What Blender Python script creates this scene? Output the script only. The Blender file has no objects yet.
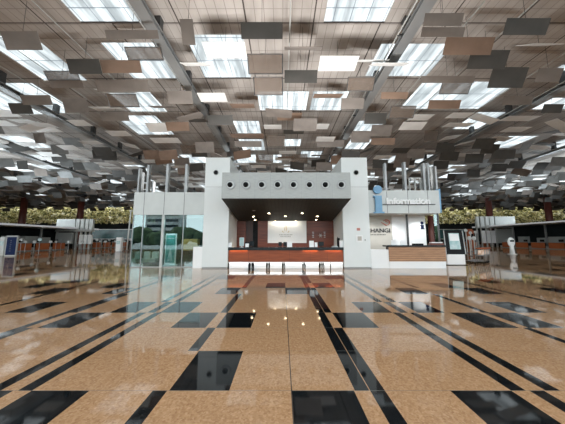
import bpy, bmesh, math, random
from mathutils import Vector, Matrix
random.seed(11)
S = bpy.context.scene
C = S.collection
# ------------------------------------------------------------------ camera
F, CX, CY, CZ = 238.0, 282.5, 212.0, 1.57
PITCH = math.radians(6.71)
CT, ST = math.cos(PITCH), math.sin(PITCH)
cam = bpy.data.cameras.new('camera'); co = bpy.data.objects.new('camera', cam); C.objects.link(co)
co.location = (0, 0, CZ); co.rotation_euler = (math.radians(90) + PITCH, 0, 0)
cam.sensor_width = 36; cam.lens = F / 565 * 36; cam.clip_end = 600
S.camera = co

def ray(px, py):
    a = px - 283.0; u = CY - py
    return a, F * CT - u * ST, F * ST + u * CT       # lateral, forward, up
def at(px, py, Y):
    a, f, u = ray(px, py); t = Y / f
    return Vector((a * t, Y, CZ + u * t))
def atz(px, py, z):
    a, f, u = ray(px, py); t = (z - CZ) / u
    return Vector((a * t, f * t, z))
def X(px, Y, py=240): return at(px, py, Y).x
def Z(py, Y): return at(283, py, Y).z

# ------------------------------------------------------------------ materials
def nt(name):
    m = bpy.data.materials.new(name); m.use_nodes = True
    t = m.node_tree; t.nodes.clear(); o = t.nodes.new('ShaderNodeOutputMaterial')
    return m, t, o
def P(t, col, rough=.5, metal=0, spec=.5, **k):
    b = t.nodes.new('ShaderNodeBsdfPrincipled')
    b.inputs['Base Color'].default_value = (*col, 1); b.inputs['Roughness'].default_value = rough
    b.inputs['Metallic'].default_value = metal; b.inputs['Specular IOR Level'].default_value = spec
    for kk, v in k.items(): b.inputs[kk].default_value = v
    return b
def objc(t, scale=(1, 1, 1)):
    c = t.nodes.new('ShaderNodeTexCoord'); m = t.nodes.new('ShaderNodeMapping')
    m.inputs['Scale'].default_value = scale
    t.links.new(c.outputs['Object'], m.inputs[0]); return m
def ramp(t, fac, stops):
    r = t.nodes.new('ShaderNodeValToRGB'); e = r.color_ramp.elements
    while len(e) < len(stops): e.new(.5)
    for el, (p, c) in zip(e, stops): el.position = p; el.color = (*c, 1)
    t.links.new(fac, r.inputs[0]); return r
def noisy(name, c1, c2, scale=3, rough=.5, metal=0, stretch=(1, 1, 1), spec=.5, lo=.35, hi=.65, detail=3, **k):
    m, t, o = nt(name); b = P(t, c1, rough, metal, spec, **k)
    mp = objc(t, stretch); n = t.nodes.new('ShaderNodeTexNoise'); n.inputs['Scale'].default_value = scale; n.inputs['Detail'].default_value = detail
    t.links.new(mp.outputs[0], n.inputs['Vector'])
    r = ramp(t, n.outputs['Fac'], [(lo, c1), (hi, c2)])
    t.links.new(r.outputs[0], b.inputs['Base Color']); t.links.new(b.outputs[0], o.inputs[0]); return m
def emis(name, col, st):
    m, t, o = nt(name); e = t.nodes.new('ShaderNodeEmission'); e.inputs[0].default_value = (*col, 1); e.inputs[1].default_value = st
    t.links.new(e.outputs[0], o.inputs[0]); return m
def lines(t, axis, period, width, off=0.0):
    """1 inside a thin joint line that repeats along an axis of the object"""
    c = t.nodes.new('ShaderNodeTexCoord'); s = t.nodes.new('ShaderNodeSeparateXYZ'); t.links.new(c.outputs['Object'], s.inputs[0])
    a = t.nodes.new('ShaderNodeMath'); a.operation = 'ADD'; a.inputs[1].default_value = off + 5000 * period
    d = t.nodes.new('ShaderNodeMath'); d.operation = 'DIVIDE'; d.inputs[1].default_value = period
    f = t.nodes.new('ShaderNodeMath'); f.operation = 'FRACT'
    l = t.nodes.new('ShaderNodeMath'); l.operation = 'LESS_THAN'; l.inputs[1].default_value = width / period
    t.links.new(s.outputs[axis], a.inputs[0]); t.links.new(a.outputs[0], d.inputs[0]); t.links.new(d.outputs[0], f.inputs[0]); t.links.new(f.outputs[0], l.inputs[0])
    return l
def mixc(t, fac, a, b):
    m = t.nodes.new('ShaderNodeMix'); m.data_type = 'RGBA'
    t.links.new(fac, m.inputs['Factor'])
    for s, v in ((m.inputs[6], a), (m.inputs[7], b)):
        if isinstance(v, tuple): s.default_value = (*v, 1)
        else: t.links.new(v, s)
    return m.outputs[2]
def mx(t, a, b):
    m = t.nodes.new('ShaderNodeMath'); m.operation = 'MAXIMUM'; t.links.new(a.outputs[0], m.inputs[0]); t.links.new(b.outputs[0], m.inputs[1]); return m

def floor_mat(name, black):
    m, t, o = nt(name)
    mp = objc(t)
    v = t.nodes.new('ShaderNodeTexVoronoi'); v.inputs['Scale'].default_value = 55 if not black else 60
    n = t.nodes.new('ShaderNodeTexNoise'); n.inputs['Scale'].default_value = 22; n.inputs['Detail'].default_value = 4
    t.links.new(mp.outputs[0], v.inputs[0]); t.links.new(mp.outputs[0], n.inputs['Vector'])
    if black:
        b = t.nodes.new('ShaderNodeBsdfDiffuse')
        r = ramp(t, v.outputs['Color'], [(0, (.004, .006, .008)), (.85, (.008, .011, .013)), (1, (.02, .024, .026))])
        n2 = n
    else:
        b = t.nodes.new('ShaderNodeBsdfDiffuse')
        r0 = ramp(t, v.outputs['Color'], [(0, (.30, .155, .072)), (.5, (.51, .295, .15)), (1, (.70, .47, .28))])
        r1 = ramp(t, n.outputs['Fac'], [(.3, (.40, .22, .11)), (.7, (.57, .345, .19))])
        r = t.nodes.new('ShaderNodeMix'); r.data_type = 'RGBA'; r.inputs[0].default_value = .5
        t.links.new(r0.outputs[0], r.inputs[6]); t.links.new(r1.outputs[0], r.inputs[7])
    col = r.outputs[2] if not black else r.outputs[0]
    ly = lines(t, 'Y', .9, .008, .004)
    col = mixc(t, ly.outputs[0], col, (.30, .22, .16) if not black else (.12, .12, .11))
    if not black:
        lx = lines(t, 'X', 6.03, .009, -.09)
        col = mixc(t, lx.outputs[0], col, (.08, .06, .05))
    t.links.new(col, b.inputs['Color'])
    # polished stone: sheen grows towards grazing, capped to weaken far reflections
    fr = t.nodes.new('ShaderNodeFresnel'); fr.inputs[0].default_value = 1.42 if not black else 1.38
    mn = t.nodes.new('ShaderNodeMath'); mn.operation = 'MINIMUM'; mn.inputs[1].default_value = .7
    mu = t.nodes.new('ShaderNodeMath'); mu.operation = 'MULTIPLY'; mu.inputs[1].default_value = 1.35
    gl = t.nodes.new('ShaderNodeBsdfGlossy'); gl.inputs['Roughness'].default_value = .045
    ms = t.nodes.new('ShaderNodeMixShader')
    t.links.new(fr.outputs[0], mu.inputs[0]); t.links.new(mu.outputs[0], mn.inputs[0]); t.links.new(mn.outputs[0], ms.inputs[0]); t.links.new(b.outputs[0], ms.inputs[1]); t.links.new(gl.outputs[0], ms.inputs[2])
    t.links.new(ms.outputs[0], o.inputs[0]); return m

def ceil_mat():
    m, t, o = nt('ceiling_panels'); b = P(t, (.4, .35, .31), .7, 0, .2)
    mp = objc(t, (.35, .12, 1)); n = t.nodes.new('ShaderNodeTexNoise'); n.inputs['Scale'].default_value = 2.5; n.inputs['Detail'].default_value = 5
    t.links.new(mp.outputs[0], n.inputs['Vector'])
    r = ramp(t, n.outputs['Fac'], [(.35, (.35, .325, .30)), (.65, (.44, .41, .385))])
    a = lines(t, 'X', .62, .045); a2 = lines(t, 'Y', 1.15, .04)
    c = mixc(t, mx(t, a, a2).outputs[0], r.outputs[0], (.25, .23, .215))
    g = mx(t, lines(t, 'X', 4.65, .09, 2.55), lines(t, 'Y', 5.7, .09, -14.8))
    c = mixc(t, g.outputs[0], c, (.07, .06, .055))
    t.links.new(c, b.inputs['Base Color']); t.links.new(b.outputs[0], o.inputs[0]); return m

def glass_mat(name, tint, gloss, fac):
    m, t, o = nt(name)
    tr = t.nodes.new('ShaderNodeBsdfTransparent'); tr.inputs[0].default_value = (*tint, 1)
    g = t.nodes.new('ShaderNodeBsdfGlossy'); g.inputs[0].default_value = (*gloss, 1); g.inputs['Roughness'].default_value = .01
    x = t.nodes.new('ShaderNodeMixShader'); x.inputs[0].default_value = fac
    t.links.new(tr.outputs[0], x.inputs[1]); t.links.new(g.outputs[0], x.inputs[2]); t.links.new(x.outputs[0], o.inputs[0]); return m
def perf_mat(name, col, alpha):
    m, t, o = nt(name); b = P(t, col, .5, 0, .3); b.inputs['Alpha'].default_value = alpha
    t.links.new(b.outputs[0], o.inputs[0]); return m
def skyglass():
    m, t, o = nt('frosted_skylight_glass')
    tl = t.nodes.new('ShaderNodeBsdfTranslucent'); df = t.nodes.new('ShaderNodeBsdfDiffuse')
    mp = objc(t, (1.2, .18, 1)); n = t.nodes.new('ShaderNodeTexNoise'); n.inputs['Scale'].default_value = 1.6; n.inputs['Detail'].default_value = 3
    t.links.new(mp.outputs[0], n.inputs['Vector'])
    r = ramp(t, n.outputs['Fac'], [(.36, (.44, .455, .455)), (.64, (.76, .775, .77))])
    l = mx(t, lines(t, 'X', 1.15, .05), lines(t, 'Y', 2.3, .06))
    c = mixc(t, l.outputs[0], r.outputs[0], (.25, .27, .29))
    t.links.new(c, tl.inputs[0]); df.inputs[0].default_value = (.5, .52, .53, 1)
    x = t.nodes.new('ShaderNodeMixShader'); x.inputs[0].default_value = .12
    t.links.new(tl.outputs[0], x.inputs[1]); t.links.new(df.outputs[0], x.inputs[2]); t.links.new(x.outputs[0], o.inputs[0]); return m
def striped(name, axis, period, width, c1, c2, rough=.4, metal=0):
    m, t, o = nt(name); b = P(t, c1, rough, metal, .4)
    mp = objc(t, (1, 1, 6)); n = t.nodes.new('ShaderNodeTexNoise'); n.inputs['Scale'].default_value = 1.5
    t.links.new(mp.outputs[0], n.inputs['Vector'])
    r = ramp(t, n.outputs['Fac'], [(.3, tuple(v * .85 for v in c1)), (.7, tuple(v * 1.15 for v in c1))])
    c = mixc(t, lines(t, axis, period, width).outputs[0], r.outputs[0], c2)
    t.links.new(c, b.inputs['Base Color']); t.links.new(b.outputs[0], o.inputs[0]); return m

M = dict(
    tan=floor_mat('tan_granite', False), black=floor_mat('black_granite', True), ceil=ceil_mat(), sky=skyglass(),
    white=noisy('white_cladding', (.70, .745, .74), (.76, .80, .795), .5, .38),
    bright=noisy('white_laminate', (.82, .84, .84), (.86, .88, .88), 1, .35),
    silver=noisy('brushed_silver', (.33, .35, .34), (.40, .42, .41), 9, .42, .1, (.4, 1, 6)),
    fascia=noisy('grey_fascia_panel', (.50, .53, .52), (.56, .59, .575), 1, .4, .1),
    soffit=striped('dark_plank_soffit', 'X', .2, .02, (.024, .027, .023), (.007, .008, .008), .65),
    wood=noisy('red_brown_veneer', (.10, .022, .010), (.17, .040, .018), 3, .35, 0, (.35, 1, 5)),
    wooddark=noisy('dark_veneer', (.03, .010, .007), (.05, .016, .01), 3, .4, 0, (2, 1, .5)),
    cwood=noisy('orange_brown_veneer', (.22, .050, .018), (.31, .078, .027), 3, .3, 0, (.35, 1, 5)),
    slat=striped('slatted_timber', 'Z', .105, .018, (.42, .235, .13), (.07, .04, .025), .45),
    bstone=noisy('black_stone_top', (.012, .016, .018), (.03, .036, .04), 6, .15),
    blackp=noisy('black_plastic', (.006, .007, .008), (.011, .012, .013), 5, .5, 0, (1, 1, 1), .12),
    screen=noisy('dark_screen', (.015, .02, .025), (.03, .04, .045), 2, .1),
    steel=noisy('grey_steel', (.26, .275, .28), (.34, .355, .36), 1.5, .4, .5, (.2, .2, 1)),
    steeld=noisy('dark_steel', (.055, .06, .062), (.08, .085, .09), 2, .45, .3),
    steell=noisy('light_steel_fin', (.42, .44, .43), (.5, .52, .51), 2, .4, .2),
    rust=noisy('rust_red_paint', (.085, .019, .012), (.125, .028, .017), 1, .5),
    blue=noisy('sky_blue_paint', (.15, .34, .54), (.18, .38, .58), 2, .4),
    navy=noisy('navy_sign_face', (.004, .012, .055), (.006, .018, .075), 2, .6, 0, (1, 1, 1), .15),
    beige=noisy('beige_wall', (.46, .44, .39), (.52, .5, .45), .8, .6),
    dark=noisy('charcoal_wall', (.010, .013, .014), (.022, .027, .028), .3, .8, 0, (1, 1, 1), .1),
    dgreen=noisy('dark_teal_glazing', (.02, .06, .06), (.06, .14, .14), .4, .2),
    orange=noisy('burnt_orange_panel', (.30, .072, .020), (.42, .11, .03), .8, .4),
    teal=noisy('teal_poster', (.02, .2, .2), (.12, .42, .40), 2.2, .4, 0, (1, 1, 1), .5, .4, .6),
    tealscreen=noisy('blue_green_display', (.30, .50, .51), (.55, .66, .66), 3, .3),
    gold=noisy('pale_gold', (.62, .52, .34), (.7, .6, .42), 4, .35, .3),
    amber=noisy('amber_timber', (.35, .2, .06), (.45, .28, .1), 1, .4),
    olive=noisy('olive_backing', (.10, .11, .04), (.2, .19, .07), .4, .9),
    pale=noisy('pale_orange_board', (.55, .30, .17), (.8, .66, .55), 5, .4),
    pink=noisy('dusty_red', (.45, .16, .12), (.5, .2, .16), 4, .5),
    letter=noisy('dark_lettering', (.03, .03, .032), (.04, .04, .042), 4, .5),
    glass=glass_mat('shopfront_glass', (.70, .84, .84), (.54, .62, .62), .25),
    clear=glass_mat('clear_glass', (.8, .88, .88), (.8, .88, .88), .2),
    taupe=noisy('louvre_shade_taupe', (.165, .145, .13), (.225, .20, .18), .7, .55),  # one aluminium; these louvre tones paint in how each catches light
    grey=noisy('louvre_shade_grey', (.16, .17, .17), (.24, .25, .25), .7, .5),
    brown=noisy('louvre_shade_brown', (.20, .135, .098), (.27, .185, .135), .7, .55),
    darkl=noisy('louvre_shade_dark', (.045, .045, .041), (.07, .068, .063), .7, .5),
    light=noisy('louvre_lit_pale', (.74, .75, .74), (.84, .85, .84), .7, .4),
    mesh=perf_mat('perforated_brown_louvre', (.17, .135, .11), .62),
    ceillamp=emis('warm_downlight', (1, .78, .5), 22), edgeglow=emis('canopy_edge_glow', (.95, .97, 1), .32), led=emis('amber_led', (1, .35, .08), 5),  # canopy edge emission is added to brighten a poorly lit fascia
    concrete=noisy('pale_concrete_apron', (.28, .28, .27), (.34, .335, .33), .3, .8),
    bld=noisy('distant_facade', (.3, .32, .33), (.5, .5, .48), .15, .8),
)
# foliage
def foliage():
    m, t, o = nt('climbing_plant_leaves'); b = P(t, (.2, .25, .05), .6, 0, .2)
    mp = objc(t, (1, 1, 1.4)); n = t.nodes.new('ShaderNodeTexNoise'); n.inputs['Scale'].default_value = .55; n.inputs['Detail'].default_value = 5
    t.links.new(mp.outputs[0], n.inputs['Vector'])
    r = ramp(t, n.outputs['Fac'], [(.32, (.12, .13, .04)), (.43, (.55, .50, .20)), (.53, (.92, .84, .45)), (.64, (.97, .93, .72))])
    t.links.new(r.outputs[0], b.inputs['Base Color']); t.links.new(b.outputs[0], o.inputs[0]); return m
M['leaf'] = foliage()
M['treeleaf'] = noisy('tree_leaves', (.02, .04, .015), (.08, .12, .05), .6, .8)

# ------------------------------------------------------------------ builders
ROOT = {}
def obj(name, bm, mat, parent=None, smooth=False, **props):
    me = bpy.data.meshes.new(name)
    off = ROOT.get(parent.name, Vector()) if parent else Vector()
    if off.length: bmesh.ops.translate(bm, verts=bm.verts, vec=-off)
    bmesh.ops.recalc_face_normals(bm, faces=bm.faces)
    bm.to_mesh(me); bm.free()
    for m_ in (mat if isinstance(mat, (list, tuple)) else [mat]): me.materials.append(M[m_] if isinstance(m_, str) else m_)
    if smooth:
        for p in me.polygons: p.use_smooth = True
    o = bpy.data.objects.new(name, me); C.objects.link(o)
    if parent: o.parent = parent; ROOT[o.name] = off
    for k, v in props.items(): o[k] = v
    return o
def thing(name, label, cat, loc=(0, 0, 0), group=None):
    o = bpy.data.objects.new(name, None); C.objects.link(o); o.location = loc; o.empty_display_size = .3
    ROOT[o.name] = Vector(loc); o['label'] = label; o['category'] = cat
    if group: o['group'] = group
    return o
def tag(o, label, cat, group=None, kind=None):
    o['label'] = label; o['category'] = cat
    if group: o['group'] = group
    if kind: o['kind'] = kind
    return o
def struct(name, bm, mat): return obj(name, bm, mat, kind='structure')
def centre_origin(o):
    """put the origin of a one-mesh thing at its base"""
    vs = [v.co for v in o.data.vertices]
    c = Vector(((min(v.x for v in vs) + max(v.x for v in vs)) / 2, (min(v.y for v in vs) + max(v.y for v in vs)) / 2, min(v.z for v in vs)))
    o.data.transform(Matrix.Translation(-c)); o.location = c; return o
def B(): return bmesh.new()
def box(bm, x0, x1, y0, y1, z0, z1, mat=0, bev=0):
    r = bmesh.ops.create_cube(bm, size=1)
    vs = r['verts']
    for v in vs: v.co = Vector(((x0 + x1) / 2 + v.co.x * (x1 - x0), (y0 + y1) / 2 + v.co.y * (y1 - y0), (z0 + z1) / 2 + v.co.z * (z1 - z0)))
    fs = {f for v in vs for f in v.link_faces}
    for f in fs: f.material_index = mat
    if bev: bmesh.ops.bevel(bm, geom=list({e for v in vs for e in v.link_edges}), offset=bev, segments=2, affect='EDGES')
    return bm
def quadbox(bm, pts, th, mat=0):
    """a plate: quad pts with a thickness along its normal"""
    n = (pts[1] - pts[0]).cross(pts[2] - pts[1]).normalized() * th
    a = [bm.verts.new(p) for p in pts]; b = [bm.verts.new(p + n) for p in pts]
    fs = [bm.faces.new(a[::-1]), bm.faces.new(b)]
    for i in range(4): fs.append(bm.faces.new((a[i], a[(i + 1) % 4], b[(i + 1) % 4], b[i])))
    for f in fs: f.material_index = mat
    return bm
def tube(bm, p, q, r, n=8, r2=None, mat=0):
    p, q = Vector(p), Vector(q); d = q - p
    rot = d.to_track_quat('Z', 'Y').to_matrix().to_4x4()
    res = bmesh.ops.create_cone(bm, cap_ends=True, segments=n, radius1=r, radius2=r if r2 is None else r2, depth=d.length, matrix=Matrix.Translation((p + q) / 2) @ rot)
    for f in {f for v in res['verts'] for f in v.link_faces}: f.material_index = mat
    return bm
def ball(bm, c, r, sc=(1, 1, 1), seg=16):
    bmesh.ops.create_uvsphere(bm, u_segments=seg, v_segments=seg // 2 + 2, radius=r, matrix=Matrix.Translation(c) @ Matrix.Diagonal((*sc, 1))); return bm
def ring(bm, c, r0, r1, depth, n=24):
    """annulus facing -Y, from y=c.y forward by depth"""
    c = Vector(c); vs = []
    for r, y in ((r1, 0), (r1, -depth), (r0, -depth), (r0, 0)):
        vs.append([bm.verts.new(c + Vector((r * math.cos(2 * math.pi * i / n), y, r * math.sin(2 * math.pi * i / n)))) for i in range(n)])
    for k in range(4):
        for i in range(n):
            bm.faces.new((vs[k][i], vs[k][(i + 1) % n], vs[(k + 1) % 4][(i + 1) % n], vs[(k + 1) % 4][i]))
    return bm
def prism(bm, poly, y0, y1, mat=0):
    """polygon given in (x, z), pushed from y0 to y1"""
    a = [bm.verts.new((x, y0, z)) for x, z in poly]; b = [bm.verts.new((x, y1, z)) for x, z in poly]
    fs = [bm.faces.new(a), bm.faces.new(b[::-1])]
    n = len(poly)
    for i in range(n): fs.append(bm.faces.new((a[i], b[i], b[(i + 1) % n], a[(i + 1) % n])))
    for f in fs: f.material_index = mat
    return bm
def text_bm(body, x, y, z, size, depth=.02, offset=0, width=None, align='LEFT'):
    cu = bpy.data.curves.new('t', 'FONT'); cu.body = body; cu.size = size; cu.extrude = depth / 2; cu.offset = offset; cu.align_x = align
    o = bpy.data.objects.new('t', cu); C.objects.link(o)
    dg = bpy.context.evaluated_depsgraph_get(); me = bpy.data.meshes.new_from_object(o.evaluated_get(dg))
    C.objects.unlink(o); bpy.data.objects.remove(o)
    xs = [v.co.x for v in me.vertices]; w = max(xs) - min(xs); s = (width / w) if width else 1
    bm = B(); bm.from_mesh(me); bpy.data.meshes.remove(me)
    for v in bm.verts: v.co = Vector((x + (v.co.x - (min(xs) if align == 'LEFT' else 0)) * s, y - v.co.z, z + v.co.y))
    return bm

# ================================================================== SETTING
# ---- floor with inlaid black granite
pairs = []
K = {r: [] for r in range(-14, 112)}
def blk(r0, r1, x0, x1):
    for r in range(r0, r1): K[r].append((x0, x1))
for a in ((2, 3, -2.98, -2.825), (1, 3, -2.63, -2.025), (1, 3, -1.36, -1.21), (2, 3, .10, .75), (1, 3, .92, 1.075), (2, 3, 1.76, 2.4), (1, 3, 2.59, 2.74),
          (3, 6, -3.11, -2.96), (3, 6, -2.78, -2.63), (3, 4, -1.19, -.56), (3, 4, .76, .912), (3, 4, .922, 1.075), (3, 6, 2.40, 2.555), (3, 6, 2.765, 2.915),
          (4, 5, -1.35, -1.2), (4, 5, .76, .912), (4, 5, .922, 1.075), (3, 5, 4.32, 4.46), (3, 8, -4.78, -4.63), (3, 5, -4.63, -4.49),
          (5, 6, -2.02, -1.39), (5, 6, -1.2, -.57), (5, 6, -4.42, -3.83), (5, 6, .76, .912), (5, 6, 1.08, 1.745), (5, 6, 3.64, 4.26), (5, 6, 4.43, 5.07), (5, 6, -6.3, -6.16),
          (6, 7, -2.68, -2.03), (6, 8, -1.35, -1.2), (6, 7, -3.77, -3.2), (6, 7, -6.06, -5.48), (6, 7, -2.95, -2.79), (6, 9, .76, .912), (6, 9, .922, 1.075),
          (6, 7, 1.75, 2.39), (6, 7, 2.57, 2.73), (6, 7, 2.94, 3.53), (6, 7, 5.13, 5.77), (6, 8, 4.36, 4.5), (6, 8, -4.63, -4.48),
          (7, 13, -3.11, -2.96), (7, 13, -2.78, -2.63), (7, 13, 2.40, 2.555), (7, 13, 2.765, 2.915), (7, 9, .3, .3), (5, 9, -6.92, -6.78), (6, 12, 6.72, 6.88),
          (8, 9, -7.5, -7.0), (8, 9, -5.33, -4.87), (8, 9, -1.99, -1.37), (8, 9, .1, .75), (8, 9, 3.66, 4.3), (8, 9, 5.85, 6.5), (8, 9, 8.3, 8.95), (8, 12, -4.78, -4.63),
          (9, 10, -8.75, -8.1), (9, 10, -6.1, -5.5), (9, 10, -.56, .09), (9, 13, .76, .912), (9, 10, 1.08, 1.73), (9, 10, 5.3, 5.9), (9, 14, -1.35, -1.2), (8, 12, -7.05, -6.9),
          (9, 13, 4.4, 4.53), (8, 13, 9.05, 9.2), (10, 14, .922, 1.075), (10, 11, -8.2, -7.6), (10, 11, 7.6, 8.2), (11, 12, -2.64, -2.02), (11, 12, 1.75, 2.4), (12, 13, 5.2, 5.9), (11, 12, -5.4, -4.9)):
    if a[3] > a[2]: blk(*a)
rf = random.Random(5)
def clash(r, x0, x1): return any(x0 < b + .02 and x1 > a - .02 for a, b in K[r])
def free(r, x0, x1): return (abs(x0) > min(9.3, 1.25 * .9 * (r + 1) + .8) or r > 13 or r < 1) and not clash(r, x0, x1)
for x in [-115 + 2.55 * i for i in range(91)]:
    r = -14 + rf.randint(0, 4)
    while r < 110:
        ln = rf.randint(3, 7)
        if rf.random() < .5:
            for q in range(r, min(r + ln, 110)):
                for xx in ((x, x + .155), (x + .36, x + .515)):
                    if free(q, *xx): K[q].append(xx)
        r += ln + rf.randint(0, 3)
for r in range(-14, 110):
    x = -114 + rf.random()
    while x < 114:
        if rf.random() < .26 and free(r, x, x + .64): K[r].append((x, x + .64))
        x += .9 * rf.randint(1, 2)
fl = B()
for r in range(-14, 112):
    xs = [-120.0]; iv = sorted(K[r]); merged = []
    for a, b in iv:
        if merged and a < merged[-1][1]: merged[-1] = (merged[-1][0], max(b, merged[-1][1]))
        else: merged.append((a, b))
    cur = -120.0; y0, y1 = .9 * r, .9 * (r + 1)
    def q(x0, x1, mi):
        f = fl.faces.new([fl.verts.new(p) for p in ((x0, y0, 0), (x1, y0, 0), (x1, y1, 0), (x0, y1, 0))]); f.material_index = mi
    for a, b in merged:
        if a > cur: q(cur, a, 0)
        q(a, b, 1); cur = b
    q(cur, 120.0, 0)
struct('floor', fl, ['tan', 'black'])
g = B(); box(g, -200, 200, -200, -12.62, -.3, -.02); struct('ground', g, 'concrete')

# ---- ceiling with skylight openings (z 16.5)
CZT = 16.5
SKY = [(2.85, 7.05, 10.3, 14.8), (-13.95, -9.6, 10.3, 14.8), (-7.2, -2.9, 15.8, 20.5), (7.6, 13.2, 16.6, 20.3), (-22.5, -18.4, 15.9, 20.9),
       (-13.9, -9.6, 16.5, 20.6), (-28.3, -24, 21.2, 26.7), (-17.8, -13.5, 21.3, 26.4), (-20.5, -15.4, 27.2, 32.5), (-2.6, 2.7, 22.5, 26.1), (3.15, 6.8, 22.5, 26.1),
       (13.4, 22.5, 21, 25.8), (23, 26.5, 26.4, 30.8), (24, 28, 18.8, 20.5), (28.6, 33, 23.6, 25.9), (-33, -28.6, 21.2, 27), (-6.3, -3, 28.5, 32.1),
       (.2, 2.8, 34, 36.8), (-6.6, -2.9, 34, 38.5), (9.2, 13.1, 28.5, 31.8), (10.2, 13.5, 34, 38), (18, 21.2, 41, 45), (3.2, 6.8, 38.8, 42)]
rs = random.Random(3)
yy = 40.5
while yy < 92:
    for i in range(-18, 19):
        x = i * 4.65 + .3
        if abs(x) < 1.2 * yy and rs.random() < (.55 if abs(x) < 26 else .25): SKY.append((x, x + 4.2, yy, yy + 4.6))
    yy += 5.7
for i in range(-9, 9):  # unseen skylights overhead, added to light the near floor and ceiling
    for y in (-9.0, -3.3, 2.4):
        if rs.random() < .8: SKY.append((i * 4.65 + .3, i * 4.65 + 4.5, y, y + 4.6))
for i in (-14, -13, -11, -9, 7, 9, 11, 12):
    SKY.append((i * 4.65 + .3, i * 4.65 + 4.5, 32.9, 37.5))
clean = []
for s in SKY:
    if not any(s[0] < t[1] + .2 and s[1] > t[0] - .2 and s[2] < t[3] + .2 and s[3] > t[2] - .2 for t in clean): clean.append(s)
SKY = clean
ys = sorted({-12.6, 91.5} | {v for s in SKY for v in (s[2], s[3])})
cl = B()
for y0, y1 in zip(ys, ys[1:]):
    cur = -120.0
    for s in sorted([s for s in SKY if s[2] <= y0 + 1e-6 and s[3] >= y1 - 1e-6]):
        if s[0] > cur: cl.faces.new([cl.verts.new(p) for p in ((cur, y0, CZT), (s[0], y0, CZT), (s[0], y1, CZT), (cur, y1, CZT))])
        cur = s[1]
    cl.faces.new([cl.verts.new(p) for p in ((cur, y0, CZT), (120, y0, CZT), (120, y1, CZT), (cur, y1, CZT))])
for x0, x1, y0, y1 in SKY:      # shaft walls
    z0, z1 = CZT, CZT + .08
    for a, b in (((x0, y0), (x1, y0)), ((x1, y0), (x1, y1)), ((x1, y1), (x0, y1)), ((x0, y1), (x0, y0))):
        cl.faces.new([cl.verts.new(p) for p in ((*a, z0), (*b, z0), (*b, z1), (*a, z1))])
struct('ceiling', cl, 'ceil')
for i, (x0, x1, y0, y1) in enumerate(SKY):
    struct('window_%d' % (i + 1), box(B(), x0, x1, y0, y1, CZT + .08, CZT + .11), 'sky')

# ---- far, left and right walls
b = B(); box(b, -120, 120, 100, 100.6, 0, 8.6); struct('wall_far', b, 'dark')
b = B(); box(b, -120, 120, 101.4, 102, 0, 18.5); struct('wall_upper_far', b, 'olive')
b = B(); box(b, -120.6, -120, -12.6, 102, 0, 17); struct('wall_left', b, 'dark')
b = B(); box(b, 120, 120.6, -12.6, 102, 0, 17); struct('wall_right', b, 'dark')

b = B(); box(b, -120, 120, 91.5, 91.8, 14.35, 17); struct('trim_1', b, 'steeld')
# living wall of climbing plants
rl = random.Random(8); lf = B()
for i in range(15000):
    x = rl.uniform(-119, 119); z = rl.uniform(8.4, 17.5); y = 100.2 - rl.random() * 1.6 + .5 * math.sin(x * .7 + z)
    s = rl.uniform(.35, .8); rot = Matrix.Rotation(rl.uniform(-.9, .9), 3, 'X') @ Matrix.Rotation(rl.uniform(-.9, .9), 3, 'Z') @ Matrix.Rotation(rl.uniform(0, 6.3), 3, 'Y')
    vs = [lf.verts.new(Vector((x, y, z)) + rot @ Vector(p) * s) for p in ((-.5, 0, 0), (0, .08, -.6), (.5, 0, 0), (0, .08, .7))]
    lf.faces.new(vs)
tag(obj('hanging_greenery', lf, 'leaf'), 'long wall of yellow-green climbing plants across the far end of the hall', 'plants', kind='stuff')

# ---- outdoors behind the camera (seen only mirrored in the glass)
ro = random.Random(4)
for i, (x, w, h, y) in enumerate(((-62, 18, 17, -95), (-36, 12, 22, -110), (-14, 20, 13, -90), (16, 14, 20, -105), (44, 22, 16, -95))):
    rt = thing('distant_building', ['broad grey block mirrored in the shop glass', 'tall grey tower mirrored in the shop glass', 'low grey block mirrored in the shop glass', 'pale slab tower across the road', 'wide pale block across the road'][i], 'building', (x, y, 0))
    obj('wall', box(B(), x - w / 2, x + w / 2, y - 8, y, 0, h), 'bld', rt)
    wb = B()
    for zz in range(2, int(h) - 1, 3): box(wb, x - w / 2 + 1, x + w / 2 - 1, y - .1, y + .1, zz, zz + 1.4)
    obj('window_band', wb, 'screen', rt)
for i in range(13):
    x = -72 + i * 12 + ro.uniform(-2, 2); y = -58 + ro.uniform(-4, 2); h = ro.uniform(4.5, 8)
    rt = thing('street_tree', 'dark green street tree mirrored in the shop glass', 'tree', (x, y, 0), 'trees across the road')
    obj('trunk', tube(B(), (x, y, 0), (x, y, h * .6), .3), 'rust', rt)
    cb = B()
    for k in range(5): ball(cb, (x + ro.uniform(-2, 2), y + ro.uniform(-2, 2), h * .62 + ro.uniform(-1.5, 1)), ro.uniform(2, 3), (1, 1, .8), 8)
    obj('crown', cb, 'treeleaf', rt)

hb = B()
for i in range(130): ball(hb, (-95 + i * 1.5, -52 + ro.uniform(-1.5, 1.5) + 6, ro.uniform(1, 3.5)), ro.uniform(1.6, 2.6), (1, .5, 1), 8)
tag(obj('roadside_hedge', hb, 'treeleaf'), 'dark green hedge across the road, mirrored in the shop glass', 'hedge', kind='stuff')
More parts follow.
